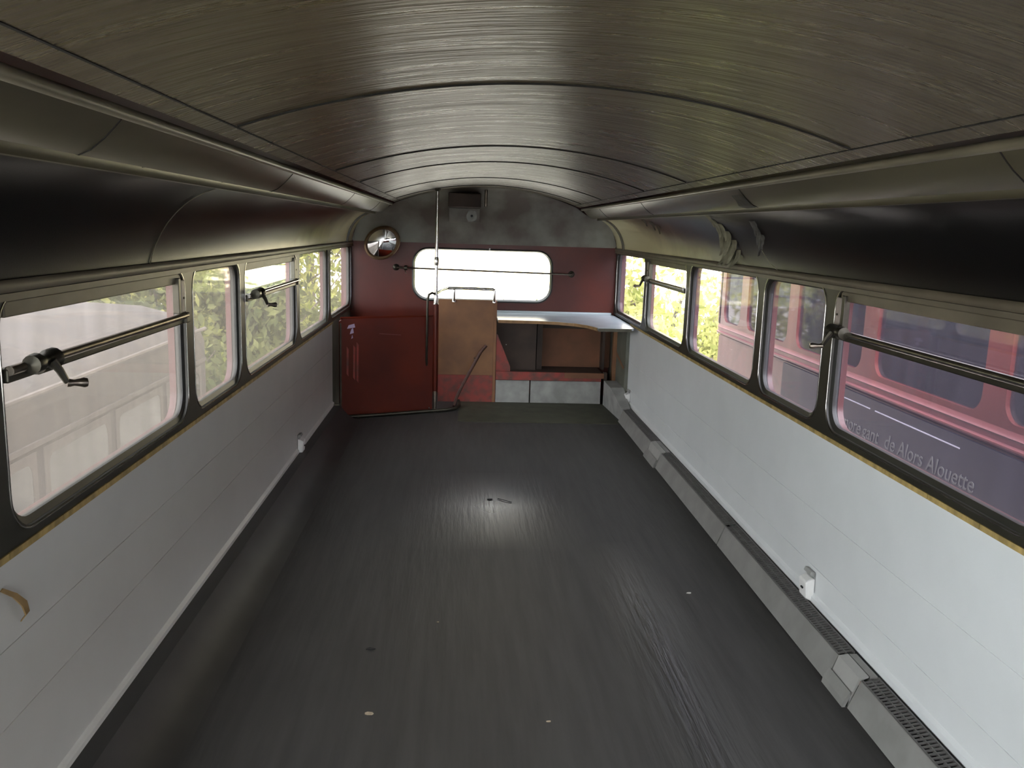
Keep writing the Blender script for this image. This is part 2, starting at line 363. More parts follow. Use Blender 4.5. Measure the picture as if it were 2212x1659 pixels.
# windows: dark surround, rubber, chrome bead, panes; opening ones have header, guide, slide bar and winder
wi = 0
def window(sx, y0, y1, kind, far_guide):
    global wi
    wi += 1
    near, farw = M['rubber'], M['pillar']
    r = empty('window_%d' % wi, (sx * 1.13, (y0 + y1) / 2, ZS)); r['kind'] = 'structure'
    side = 'left' if sx < 0 else 'right'
    what = {'open': 'opening window with slide bar and winder', 'fix': 'fixed window', 'short': 'narrow fixed window', 'rear': 'small rear quarter window'}[kind]
    r['label'] = '%s in the %s side wall' % (what, side)
    gy0, gy1, gz0, gz1 = y0 + .046, y1 - .046, ZS + .038, ZT - .030
    if kind == 'rear': gy1 = y1 - .07
    hole = rrect(gy0, gy1, gz0, gz1, .085, rt=.070)
    b = ring(B(), sx, 1.113, 1.150, y0, y1, ZS + .013, ZT - .016, hole)
    obj('surround', b, M['pillar'], r, True)
    # rubber gasket just inside the hole
    h2 = rrect(gy0 + .016, gy1 - .016, gz0 + .016, gz1 - .012, .075, rt=.060)
    b = B()
    n = len(hole)
    A = [b.verts.new((sx * 1.1205, *p)) for p in hole]; C = [b.verts.new((sx * 1.126, *p)) for p in h2]; D = [b.verts.new((sx * 1.142, *p)) for p in h2]; E_ = [b.verts.new((sx * 1.142, *p)) for p in hole]
    for i in range(n):
        j = (i + 1) % n
        for P_, Q in ((A, C), (C, D), (D, E_), (E_, A)): b.faces.new((P_[i], P_[j], Q[j], Q[i]))
    obj('rubber_gasket', b, M['rubber'], r, True)
    hb = rrect(gy0 - .006, gy1 + .006, gz0 - .006, gz1 + .005, .088, rt=.073)
    obj('chrome_bead', tube(B(), [(sx * 1.1135, *p) for p in hb], .0024, 6, closed=True), M['chrome'], r, True)
    # red outer reveal
    ho = rrect(gy0 + .004, gy1 - .004, gz0 + .004, gz1 - .002, .08, rt=.065)
    obj('outer_reveal', ring(B(), sx, 1.1505, 1.172, y0, y1, ZS, ZT + .03, ho), M['busred'], r, True)
    gm = (M['glass_left'] if sx < 0 else M['glass_right']) if y0 > 1.7 else M['glass_clear']
    hp = [(p[0], p[1]) for p in rrect(gy0 + .004, gy1 - .004, gz0 + .004, gz1 - .004, .08, rt=.065)]
    if kind != 'open':
        obj('pane', plate(B(), hp, lambda y, z: (sx * 1.132, y, z), lambda y, z: (sx * 1.136, y, z)), gm, r)
        return r
    zb = 1.085
    clear = M['glass_clear'] if (sx > 0 and y0 > 4) or (sx < 0 and y0 > 3) else gm
    obj('lower_pane', plate(B(), [p for p in hp if p[1] < zb - .08] + [], lambda y, z: (sx * 1.132, y, z), lambda y, z: (sx * 1.136, y, z)), gm, r) if False else None
    bot = [(max(gy0 + .004, min(gy1 - .004, p[0])), p[1]) for p in rrect(gy0 + .004, gy1 - .004, gz0 + .004, zb, .08, rt=.004)]
    obj('lower_pane', plate(B(), bot, lambda y, z: (sx * 1.132, y, z), lambda y, z: (sx * 1.136, y, z)), gm if sx < 0 or y0 < 4 else clear, r)
    top = rrect(gy0 + .004, gy1 - .004, zb, gz1 - .004, .004, rt=.065)
    obj('upper_pane', plate(B(), top, lambda y, z: (sx * 1.128, y, z), lambda y, z: (sx * 1.132, y, z)), clear, r)
    obj('header_rail', box(B(), sx * 1.116, sx * 1.127, gy0 + .03, gy1 - .025, gz1 - .040, gz1 - .006), M['header'], r, bev=.003)
    # slide bar: dark channel with a bright rounded top
    b = B(); box(b, sx * 1.104, sx * 1.127, gy0 + .004, gy1 - .012, zb - .024, zb + .006); obj('slide_bar', b, M['dark_metal'], r, bev=.004)
    obj('slide_bar_tube', tube(B(), [(sx * 1.103, gy0 + .006, zb + .002), (sx * 1.103, gy1 - .02, zb + .002)], .0105, 10), M['chrome'] if sx > 0 or y0 > 3 else M['steel'], r, True)
    # guide at the rear end
    gg = gy1 - .004
    b = B(); box(b, sx * 1.106, sx * 1.127, gg - .074, gg - .052, zb + .012, gz1 - .020); box(b, sx * 1.110, sx * 1.127, gg - .050, gg - .043, zb + .012, gz1 - .020)
    obj('guide_channel', b, M['dark_metal'], r, bev=.002)
    b = B(); box(b, sx * 1.108, sx * 1.127, gg - .042, gg - .004, zb + .012, gz1 - .028); gp = obj('guide_plate', b, M['alu'], r, bev=.003)
    obj('screw', disc(B(), (sx * 1.108, gg - .022, zb + .06), (-sx, 0, 0), .004, .003, 8), M['dark_metal'], gp)
    obj('end_bracket', box(B(), sx * 1.094, sx * 1.127, gg - .040, gg - .002, zb - .022, zb + .012), M['dark_metal'], r, bev=.004)
    # winder
    wy = gg - .085 if sx > 0 else gy0 + .115
    b = B()
    lathe(b, [(.0, -.055), (.020, -.052), (.023, -.03), (.016, -.012), (.016, .012), (.023, .022), (.024, .048), (.0, .052)], (sx * 1.086, wy, zb + .006), (0, 1, 0), 14)
    box(b, sx * 1.082, sx * 1.110, wy - .030, wy + .034, zb - .018, zb + .010)
    wd = obj('winder', b, M['dark_metal'], r, True, label='dark cast winder gearbox')
    d = -1 if sx < 0 else -1
    b = B(); tube(b, [(sx * 1.072, wy + .010, zb + .005), (sx * 1.060, wy + .016, zb - .016), (sx * 1.052, wy + .030, zb - .044)], [.010, .0085, .007], 8)
    obj('crank_arm', b, M['dark_metal'], wd, True)
    kk = 1 if sx > 0 else 1
    b = B(); lathe(b, [(0, 0), (.009, .001), (.0095, .006), (.0070, .016), (.0095, .028), (.0115, .036), (.0095, .043), (0, .046)], (sx * 1.054, wy + .030, zb - .046), (-sx * .75, .55 if sx < 0 else .2, -.05), 12)
    obj('knob', b, M['steel'], wd, True)
    return r
KL = ['fix', 'fix', 'open', 'short', 'open', 'fix', 'rear']
KR = ['fix', 'fix', 'open', 'short', 'fix', 'open', 'rear']
NAMES = {(-1, 2): 'near left opening window with its crank at the near end, streaked dusty panes', (-1, 3): 'narrow fixed left window with trees behind its dusty pane',
         (-1, 4): 'second left opening window, bright clear patch in its upper pane', (-1, 5): 'fixed left window next to the rear quarter light', (-1, 6): 'small rear quarter window beside the red stair panel',
         (1, 2): 'near right opening window looking onto the navy advert of the next bus', (1, 3): 'narrow fixed right window between two dark pillars', (1, 4): 'fixed right window showing the tail of the red bus',
         (1, 5): 'far right opening window with sunlit leaves behind', (1, 6): 'small rear quarter window above the pale shelf'}
for sx, K in ((-1, KL), (1, KR)):
    for i, (bay, k) in enumerate(zip(BAYS, K)):
        o = window(sx, bay[0], bay[1], k, True)
        if (sx, i) in NAMES: o['label'] = NAMES[(sx, i)]
tn = 0
def trim(bm, m, label, smooth=False, bev=0.0):
    global tn
    tn += 1
    return struct('trim_%d' % tn, bm, m, label, smooth, bev)
# cove (dark lining) profile from window top to cornice lip
cove = [(1.112 - .232 * (1 - math.cos(t)), 1.250 + .262 * math.sin(t)) for t in [PI / 2 * k / 14 for k in range(15)]]
corn = [(.884, 1.490), (.886, 1.500), (.882, 1.512), (.868, 1.514), (.862, 1.508), (.845, 1.503), (.825, 1.512), (.800, 1.533), (.782, 1.552), (.770, 1.566)]
ceil = [(.735 * math.sin(a) / math.sin(.36), 1.720 - (1.720 - 1.588) * (1 - math.cos(a)) / (1 - math.cos(.36))) for a in [-.36 + .72 * k / 28 for k in range(29)]]
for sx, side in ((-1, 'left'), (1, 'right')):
    trim(shell(B(), [(sx * a, b) for a, b in cove], Y0, YR, .010), M['lining_' + side], 'dark lining cloth cove, cream at its rear end, above the %s windows' % side, True)
    b = B(); prism(b, [(sx * 1.116, ZT - .018), (sx * 1.102, ZT - .018), (sx * 1.098, ZT - .008), (sx * 1.100, ZT + .004), (sx * 1.104, ZT + .008), (sx * 1.118, ZT + .004)], Y0, YR)
    box(b, sx * 1.100, sx * 1.114, Y0, YR, ZT - .034, ZT - .019)
    trim(b, M['header'], 'drab beading along the top of the %s windows' % side, True)
    c = trim(shell(B(), [(sx * a, b_) for a, b_ in corn], Y0, 7.02, .008), M['cornice'], 'olive cornice panel over the %s cove' % side, True)
    for yy in [.6 + .62 * k for k in range(10)]:
        obj('clip', disc(B(), (sx * .872, yy + .1, 1.512), (-sx * .3, 0, -1), .007, .004, 8), M['dark_metal'], c)
    for yy in (1.55, 3.05, 4.75, 6.2):
        obj('joint', shell(B(), [(sx * (a - .0012), b_ - .0012) for a, b_ in corn[4:]], yy, yy + .003, .002), M['black'], c)
    trim(prism(B(), [(sx * (.762 + .011 * math.cos(t)), 1.573 + .011 * math.sin(t)) for t in [2 * PI * k / 12 for k in range(12)]], Y0, 7.05), M['bead'], 'rounded bead between ceiling and cornice on the %s' % side, True)
    # arch rib where the cove meets the rear dome
    rib = [(a - .012, b_ - .006) for a, b_ in cove]
    trim(shell(B(), [(sx * a, b_) for a, b_ in rib], 6.98, 7.03, .012), M['cornice'], 'arched rib at the rear end of the %s cove' % side, True)
cl = struct('ceiling', shell(B(), ceil, Y0, 7.0, .012), M['ceiling'], 'arched drab ceiling with brushed paint', True)
for yy in (.72, 1.99, 3.46, 4.27, 5.59, 6.55):
    b = B(); shell(b, [(x, z - .0035) for x, z in ceil[1:-1]], yy - .0045, yy + .0045, .004)
    obj('seam_strip', b, M['ceiling'], cl, True)
    b = B(); shell(b, [(x, z - .0045) for x, z in ceil[1:-1]], yy - .0065, yy - .0045, .006)
    obj('seam_gap', b, M['black'], cl, True)
for sx in (-1, 1):
    obj('edge_seam', prism(B(), [(sx * .690, 1.6025), (sx * .694, 1.6015), (sx * .694, 1.6055), (sx * .690, 1.6065)], Y0, 7.0), M['black'], cl)
# roof over everything (keeps daylight out)
rf = [(1.215, ZT + .02), (1.20, 1.42), (1.10, 1.62), (.90, 1.74), (.5, 1.82), (0, 1.85)]
rf = [(-a, b_) for a, b_ in rf] + [(a, b_) for a, b_ in rf[::-1][1:]]
obj('roof_skin', shell(B(), rf, Y0 - .05, YR + .08, .02), M['busred'], cl, True)
# rear: dome and red wall with window opening
def zc(x):
    x = abs(x)
    if x < .735: return 1.720 - (1.720 - 1.588) * (1 - math.cos(math.asin(min(1, x * math.sin(.36) / .735)))) / (1 - math.cos(.36))
    if x < .88: return 1.588 - (x - .735) / .145 * .09
    t = math.acos(max(-1, min(1, 1 - (1.112 - x) / .232)))
    return 1.250 + .262 * math.sin(t)
b = B(); NX, NZ = 48, 14; G = []
for i in range(NX + 1):
    x = -1.112 + 2.224 * i / NX; col = []
    zt = max(zc(x) + .006, 1.279)
    for k in range(NZ + 1):
        u = k / NZ; z = 1.278 + (zt - 1.278) * u
        h = (z - 1.278) / .442
        y = 7.345 - .36 * (1 - math.sqrt(max(0, 1 - min(1, h) ** 2)))
        col.append((b.verts.new((x, y, z)), b.verts.new((x, y + .012, z + .004))))
    G.append(col)
for i in range(NX):
    for k in range(NZ):
        for s in (0, 1):
            b.faces.new((G[i][k][s], G[i + 1][k][s], G[i + 1][k + 1][s], G[i][k + 1][s]))
wr_ = struct('wall_rear', ring(B(), 1, YR, YR + .05, -1.15, 1.15, 0, 1.272, rrect(-.600, .566, .797, 1.222, .125), P=lambda d, u, v: (u, d, v)), M['red'], 'red gloss rear wall around the rear window')
obj('dome', b, M['dome'], wr_, True, label='blotchy grey rear dome panel')
obj('upper_rail', box(B(), -1.10, 1.10, YR - .008, YR + .02, 1.270, 1.282), M['dome'], wr_)
obj('roof_end', ring(B(), 1, YR + .05, YR + .07, -1.21, 1.21, -.3, 1.84, rrect(-.610, .576, .787, 1.232, .13), P=lambda d, u, v: (u, d, v)), M['busred'], wr_)
wi += 1
rw = empty('window_%d' % wi, (0, YR, .8)); rw['kind'] = 'structure'; rw['label'] = 'wide rounded rear window, blown out white, above the shelf'
hr = rrect(-.600, .566, .797, 1.222, .125); hri = rrect(-.588, .554, .809, 1.212, .115)
b = B(); A = [b.verts.new((p[0], YR - .006, p[1])) for p in rrect(-.612, .578, .785, 1.234, .135)]; C = [b.verts.new((p[0], YR - .010, p[1])) for p in hr]; D = [b.verts.new((p[0], YR + .03, p[1])) for p in hri]
for i in range(len(A)):
    j = (i + 1) % len(A); b.faces.new((A[i], A[j], C[j], C[i])); b.faces.new((C[i], C[j], D[j], D[i]))
obj('rubber_gasket', b, M['rubber'], rw, True)
obj('pane', plate(B(), hr, lambda x, z: (x, YR + .030, z), lambda x, z: (x, YR + .034, z)), M['glass_clear'], rw)
obj('catch', box(B(), .030, .042, YR - .014, YR, 1.222, 1.240), M['white_plastic'], rw, bev=.002)
# front wall behind the camera with its two windows
wf = struct('wall_front', box(B(), -1.21, 1.21, Y0 - .05, Y0, -.3, .70), M['red'], 'front bulkhead under the front windows')
obj('header', box(B(), -1.21, 1.21, Y0 - .05, Y0, 1.26, 1.86), M['lining'], wf)
for sx in (-1, 1):
    wi += 1
    r = empty('window_%d' % wi, (sx * .56, Y0, .7)); r['kind'] = 'structure'; r['label'] = 'front window behind the viewpoint'
    P = lambda d, u, v: (u, d, v)
    obj('surround', ring(B(), 1, Y0 - .05, Y0, sx * .605 - .605, sx * .605 + .605, .70, 1.26, rrect(sx * .56 - .51, sx * .56 + .51, .73, 1.23, .09), P=P), M['pillar'], r)
    obj('pane', box(B(), sx * .56 - .515, sx * .56 + .515, Y0 - .032, Y0 - .028, .725, 1.235), M['glass_clear'], r)
# left floor edge coving
trim(prism(B(), [(-.905, 0), (-.955, .012), (-1.00, .040), (-1.035, .080), (-1.050, .105), (-1.119, .105), (-1.119, 0)], Y0, 6.20), M['coving'], 'grey coved floor edge along the left wall', True)
trim(box(B(), -1.119, -1.062, 6.20, 6.235, 0, .115), M['bead'], 'pale end block where the coving meets the red panel')
struct('trim_21', box(B(), -.20, 1.0, 6.20, 6.95, .0005, .003), M['lino_green'], 'green worn patch of flooring before the rear seat')

# ------------------------------------------------------------------ heater duct along the right wall
def heater(y0, y1, label):
    r = empty('heater_duct', (1.05, y0, 0)); tag(r, label, 'heater', 'heater duct sections along the right wall')
    b = B(); prism(b, [(1.000, 0.004), (1.034, .090), (1.038, .092), (1.042, .088), (1.010, .004)], y0 + .003, y1 - .003); obj('front_cover', b, M['heater'], r)
    b = B()
    box(b, 1.060, 1.064, y0 + .006, y1 - .006, .090, .0985)
    box(b, 1.036, 1.040, y0 + .004, y1 - .004, .088, .0955); box(b, 1.084, 1.089, y0 + .004, y1 - .004, .088, .104)
    n = int((y1 - y0) / .0165)
    for k in range(n):
        y = y0 + .008 + (y1 - y0 - .016) * (k + .5) / n
        prism(b, [(1.040, .091), (1.084, .099), (1.084, .103), (1.040, .095)], y - .0032, y + .0032)
    obj('grille', b, M['grille'], r)
    obj('base', box(B(), 1.040, 1.088, y0 + .004, y1 - .004, .0, .070), M['black'], r)
    return r
def joiner(y0, y1, label):
    r = empty('joint_cover', (1.04, y0, 0)); tag(r, label, 'cover', 'heater joint covers')
    b = B(); prism(b, [(.996, .002), (.998, .002), (1.018, .052), (1.032, .096), (1.062, .101), (1.062, .097), (1.038, .086), (1.006, .002)], y0, y1); obj('sleeve', b, M['heater_pale'], r)
    b = B(); prism(b, [(.988, 0), (.992, .020), (1.010, .050), (1.012, .04), (1.004, 0)], y0, y1 + .01); obj('foot_flange', b, M['heater'], r)
    b = B(); box(b, 1.066, 1.090, y0, y1, .060, .1005); obj('back_bracket', b, M['heater'], r)
    return r
heater(.9, 2.345, 'nearest grey heater duct section, meshed top running out of view at the bottom')
joiner(2.352, 2.495, 'pale joint cover nearest the camera between heater ducts')
heater(2.50, 3.715, 'long grey heater duct section under the white socket bracket')
heater(3.72, 5.015, 'grey heater duct section second from the rear')
joiner(5.02, 5.30, 'grey joint cover farther along the heater, nearer the rear seat')
heater(5.305, 6.29, 'rearmost grey heater duct section, ending at the grey kick boards')

# ------------------------------------------------------------------ rear left: stair panel, pole, board with rail
PA, PB = Vector((-1.062, 6.24, 0)), Vector((-.400, 6.55, 0))
dv = (PB - PA).normalized(); nv = Vector((dv.y, -dv.x, 0))
sp = empty('stair_partition', (-.73, 6.40, 0)); tag(sp, 'tall dark red gloss panel screening the stairs, left of the chrome pole', 'panel')
def onp(u, v, d=0.0): q = PA + dv * u + nv * d; return (q.x, q.y, v)
L_ = (PB - PA).length
b = plate(B(), [(0, .0), (L_, .0), (L_, .735), (.03, .735), (0, .715)], lambda u, v: onp(u, v), lambda u, v: onp(u, v, -.022)); obj('board', b, M['red'], sp, bev=.003)
obj('top_bead', tube(B(), [onp(.01, .735, -.01), onp(L_, .735, -.01)], .010, 8), M['red'], sp, True)
obj('edge_strip', plate(B(), [(.0, .0), (.012, 0), (.012, .70), (.0, .70)], lambda u, v: onp(u, v, .004), lambda u, v: onp(u, v, -.001)), M['dark_metal'], sp)
for k, (u0, v0, w_, h_) in enumerate(((.055, .66, .06, .035), (.075, .62, .03, .045), (.085, .585, .014, .03))):
    obj('paper_scrap', plate(B(), [(u0, v0), (u0 + w_, v0 + .008), (u0 + w_ - .006, v0 + h_), (u0 + .012, v0 + h_ - .01)], lambda u, v: onp(u, v, .002), lambda u, v: onp(u, v, 0.0)), M['lavender'], sp, label='faded lavender paper scrap')
for k, (u0, v0, h_) in enumerate(((.05, .33, .18), (.10, .30, .22), (.125, .28, .26))):
    obj('paint_run', plate(B(), [(u0, v0), (u0 + .014, v0 - .02), (u0 + .017, v0 + h_), (u0 + .002, v0 + h_ + .02)], lambda u, v: onp(u, v, .0012), lambda u, v: onp(u, v, -.0005)), M['redold'], sp)
obj('bolt', disc(B(), onp(L_ - .03, .03, 0), tuple(nv), .006, .006, 10), M['chrome'], sp)
obj('scratch', plate(B(), [(.30, .615), (.47, .60), (.47, .603), (.30, .619)], lambda u, v: onp(u, v, .001), lambda u, v: onp(u, v, 0)), M['busband'], sp)
gr = obj('grab_rail', tube(B(), [(-.449, 6.535, .36), (-.449, 6.525, .40), (-.446, 6.515, .86), (-.436, 6.515, .902), (-.412, 6.525, .915), (-.392, 6.545, .905)], .009, 8), M['dark_metal'], sp, True, label='thin dark grab rail curving into the pole')
# pole
px, py = -.384, 6.555
po = empty('stanchion_pole', (px, py, 0)); tag(po, 'floor to ceiling grab pole, chrome above and red sleeve below, at the stairs', 'pole')
obj('chrome_tube', tube(B(), [(px, py, .835), (px, py, 1.12), (px, py, zc(px) - .004)], .0125, 14), M['chrome'], po, True)
obj('red_sleeve', tube(B(), [(px, py, .16), (px, py, .842)], .0145, 14), M['red'], po, True)
obj('foot', tube(B(), [(px, py, 0), (px, py, .165)], .0135, 14), M['steel'], po, True)
obj('collar', lathe(B(), [(.0, -.03), (.0155, -.03), (.0185, -.012), (.0185, .012), (.0155, .03), (0, .03)], (px, py, 1.15), (0, 0, 1), 14), M['chrome'], po, True)
obj('tee_socket', lathe(B(), [(.0, -.018), (.022, -.018), (.018, -.004), (.017, .05), (0, .05)], (px, py, .845), (0, 0, 1), 14), M['chrome'], po, True)
obj('ceiling_flange', lathe(B(), [(0, 0), (.026, 0), (.026, -.006), (.014, -.02), (0, -.02)], (px, py, zc(px) - .002), (0, 0, 1), 14), M['dark_metal'], po, True)
# nosing tube on the floor edge
ns = tube(B(), [(-1.05, 6.225, .014), (-.75, 6.345, .014), (-.45, 6.485, .014), (-.30, 6.545, .014), (-.225, 6.60, .018), (-.195, 6.68, .024), (-.20, 6.74, .05)], .014, 10)
tag(obj('stair_nosing', ns, M['dark_metal'], None, True), 'dark rounded nosing along the floor at the foot of the red panel', 'nosing')
# bent handrail
hb_ = B(); tube(hb_, [(-.235, 6.70, .012), (-.215, 6.76, .075), (-.172, 6.82, .16), (-.10, 6.87, .29), (-.03, 6.90, .42), (.015, 6.905, .475)], .0125, 10)
M['rust'] = mat('rusty_dark_rail', (.085, .035, .024), .5, .3, var=.5, scale=30)
hr_ = empty('stair_handrail', (-.235, 6.70, 0)); tag(hr_, 'rusty bent handrail slanting in front of the brown board', 'handrail')
obj('rail', hb_, M['rust'], hr_, True)
obj('bracket', tube(B(), [(-.075, 6.875, .36), (-.075, 6.935, .37)], .007, 8), M['steel'], hr_, True)
# brown board with guard rail
bb = empty('partition_board', (-.16, 6.96, 0)); tag(bb, 'brown partition board between stairs and rear seat, chrome rail on top', 'board')
obj('upper_board', box(B(), -.372, .092, 6.955, 6.975, .222, .835), M['brown'], bb, bev=.002)
obj('red_base', box(B(), -.372, .098, 6.950, 6.978, 0, .222), M['redold'], bb, label='scuffed red lower board')
obj('edge_post', box(B(), .072, .096, 6.945, 6.985, .0, .830), M['brown'], bb, bev=.003)
rl = obj('guard_rail', tube(B(), [(-.385, 6.575, .905), (-.35, 6.70, .925), (-.30, 6.94, .925), (-.10, 6.955, .925), (.06, 6.96, .922), (.072, 6.96, .912)], .0115, 10), M['chrome'], bb, True)
for xx in (-.252, .072):
    pz = obj('post', lathe(B(), [(0, 0), (.020, 0), (.020, .012), (.011, .03), (.010, .10), (0, .10)], (xx, 6.958, .815), (0, 0, 1), 12), M['chrome'], bb, True)
# ------------------------------------------------------------------ rear seat base and what is behind it
def kick(x0, x1, lab):
    o = obj('kick_board', box(B(), x0, x1, 6.945, 6.962, .003, .190), M['grey_kick'], None, bev=.002)
    return tag(o, lab, 'board', 'grey kick boards under the rear seat')
kick(.100, .376, 'shorter grey kick board next to the red base board')
kick(.386, .966, 'longer grey kick board reaching to the right corner')
o = obj('kick_board', plate(B(), [(6.30, .003), (6.92, .003), (6.92, .205), (6.60, .205), (6.30, .105)], lambda y, z: (.985 + .12 * max(0, 6.6 - y), y, z), lambda y, z: (1.089, y, z)), M['grey_kick'], None)
tag(o, 'grey return board in the corner behind the heater end', 'board', 'grey kick boards under the rear seat')
st = empty('rear_seat_frame', (.55, 6.95, 0)); tag(st, 'stripped rear seat ledge of red and brown boards under the shelf', 'seat')
obj('ledge', box(B(), .098, .985, 6.94, 7.345, .222, .250), M['brown_dark'], st, bev=.002)
obj('front_rail', box(B(), .098, .965, 6.928, 6.945, .192, .262), M['redold'], st, bev=.003)
obj('rail_end', box(B(), .66, .985, 6.922, 6.93, .218, .262), M['brown_orange'], st)
obj('end_block', box(B(), .985, 1.012, 6.925, 6.99, .205, .265), M['brown_dark'], st, bev=.003)
obj('wedge_board', plate(B(), [(.098, .250), (.215, .250), (.215, .30), (.105, .56), (.098, .56)], lambda x, z: (x, 6.952, z), lambda x, z: (x, 6.968, z)), M['redold'], st)
obj('left_block', box(B(), .098, .435, 7.10, 7.345, .250, .66), M['brown_dark'], st, label='dark brown boxed-in block')
obj('hole_plate', disc(B(), (.185, 7.098, .46), (0, -1, 0), .004, .003, 8), M['white_chip'], st)
obj('back_panel', box(B(), .50, 1.09, 7.31, 7.34, .252, .685), M['brown_orange'], st)
obj('back_batten', box(B(), .44, 1.03, 7.28, 7.31, .585, .62), M['brown_dark'], st)
obj('upright', box(B(), .445, .49, 7.14, 7.34, .25, .66), M['brown_dark'], st)
obj('upright', box(B(), 1.005, 1.028, 7.20, 7.34, .25, .64), M['brown_dark'], st)
# side lining between seat and wall at the right rear
sl = obj('side_lining', box(B(), 1.090, 1.124, 6.585, 7.345, .0, .695), M['grey_green'], None, bev=.002)
tag(sl, 'bare grey green wall board at the right end of the seat ledge', 'board')
obj('brown_strip', plate(B(), [(6.62, .36), (6.66, .34), (7.02, .42), (7.02, .45)], lambda y, z: (1.088, y, z), lambda y, z: (1.091, y, z)), M['brown'], sl)
obj('upright_board', box(B(), 1.060, 1.090, 6.98, 7.03, .0, .66), M['brown'], sl)
# shelf
sf = empty('rear_shelf', (.6, 7.1, .70)); tag(sf, 'pale blue laminate shelf with brown edge under the rear window', 'shelf')
pts = [(.096, 7.345), (.096, 6.70), (.40, 6.69), (.55, 6.66), (.68, 6.58), (.76, 6.47), (.80, 6.36), (.815, 6.29), (1.06, 6.27), (1.085, 6.30), (1.105, 6.60), (1.105, 7.345)]
obj('top', plate(B(), pts, lambda x, y: (x, y, .690), lambda x, y: (x, y, .706)), M['shelf'], sf)
ed = pts[1:8]
b = B()
for (xa, ya), (xb, yb) in zip(ed, ed[1:]):
    n_ = Vector((ya - yb, xb - xa)).normalized() * -.006
    vs = [b.verts.new((x, y, z)) for z in (.682, .7045) for x, y in ((xa, ya), (xb, yb), (xb - n_.x * -1, yb - n_.y * -1), (xa - n_.x * -1, ya - n_.y * -1))]
    for f in ((0, 1, 2, 3), (4, 5, 6, 7), (0, 1, 5, 4), (2, 3, 7, 6)): b.faces.new([vs[i] for i in f])
obj('edge_band', b, M['edge_brown'], sf, label='raw brown curved front edge')
obj('end_edge', box(B(), .815, 1.062, 6.262, 6.275, .682, .7045), M['dark_metal'], sf)
obj('back_strip', box(B(), .096, 1.09, 7.325, 7.345, .706, .722), M['shelf'], sf, bev=.002)
# ------------------------------------------------------------------ rear fittings
rd = empty('curtain_rod', (0, 7.30, 1.06)); tag(rd, 'thin metal rod fixed across the rear window', 'rod')
A_, C_ = Vector((-.745, 7.29, 1.061)), Vector((.735, 7.29, 1.041))
obj('rod', tube(B(), [A_, C_], .0075, 8), M['steel'], rd, True)
for p in (A_, C_):
    obj('bracket', lathe(B(), [(0, 0), (.028, 0), (.026, .010), (.013, .02), (.012, .06), (0, .065)], (p.x, 7.343, p.z), (0, -1, 0), 14), M['dark_metal'], rd, True)
obj('slider', lathe(B(), [(0, -.012), (.020, -.012), (.022, 0), (.020, .012), (0, .012)], (-.66, 7.29, 1.06), (1, 0, 0), 12), M['dark_metal'], rd, True)
obj('hook', tube(B(), [(-.665, 7.285, 1.045), (-.662, 7.27, 1.025), (-.655, 7.265, 1.015)], .003, 6), M['chrome'], rd, True)
mc = Vector((-.845, 7.16, 1.262)); mdir = (CAM - mc).normalized(); mdir = (mdir + Vector((-.10, 0, -.10))).normalized()
mr_ = empty('convex_mirror', mc); tag(mr_, 'round convex mirror in a tarnished rim, high on the rear left corner', 'mirror')
def mirror_frame(q):
    ax = mdir; sdir = Vector((.82, 0, .57)); sdir = (sdir - ax * sdir.dot(ax)).normalized(); t = ax.cross(sdir)
    return mc + sdir * q[0] + t * q[1] + ax * q[2]
b = B(); N = 36; prof = [(1.00, -.02), (1.02, .0), (.98, .014), (.90, .020), (.82, .012), (.80, .0)]
rg = [[b.verts.new(mirror_frame((.152 * r * math.cos(2 * PI * k / N), .128 * r * math.sin(2 * PI * k / N), h))) for k in range(N)] for r, h in prof]
for i in range(len(rg) - 1):
    for k in range(N): b.faces.new((rg[i][k], rg[i][(k + 1) % N], rg[i + 1][(k + 1) % N], rg[i + 1][k]))
b.faces.new(rg[0][::-1]); obj('rim', b, M['brass'], mr_, True)
b = B(); rg = [[b.verts.new(mirror_frame((.152 * r * math.cos(2 * PI * k / N), .128 * r * math.sin(2 * PI * k / N), .004 + .030 * (1 - r * r)))) for k in range(N)] for r in (.80, .7, .6, .5, .4, .3, .2, .1, .01)]
for i in range(len(rg) - 1):
    for k in range(N): b.faces.new((rg[i][k], rg[i][(k + 1) % N], rg[i + 1][(k + 1) % N], rg[i + 1][k]))
obj('mirror_glass', b, M['mirror'], mr_, True)
obj('arm', tube(B(), [mc - mdir * .01, mc - mdir * .06 + Vector((0, .03, .01)), (-.86, 7.335, 1.30)], .010, 8), M['dark_metal'], mr_, True)
bx = empty('ceiling_box', (-.19, 7.1, 1.6)); tag(bx, 'brown painted metal box on the dome above the rear window', 'box')
obj('housing', box(B(), -.312, -.052, 7.02, 7.20, 1.562, 1.675), M['brown_dark'], bx, bev=.008)
obj('cover_plate', box(B(), -.308, -.055, 7.20, 7.30, 1.445, 1.560), M['dome'], bx, bev=.004)
pl_ = obj('round_plate', disc(B(), (-.122, 7.20, 1.500), (0, -1, 0), .046, .006, 22), M['cornice'], bx, True)
obj('hole', disc(B(), (-.122, 7.194, 1.500), (0, -1, 0), .010, .003, 12), M['black'], pl_)
sb = obj('stub_post', tube(B(), [(-.012, 7.06, 1.575), (-.012, 7.06, 1.705)], .012, 12), M['steel'], None, True)
tag(sb, 'short cut-off metal post hanging beside the ceiling box', 'post')

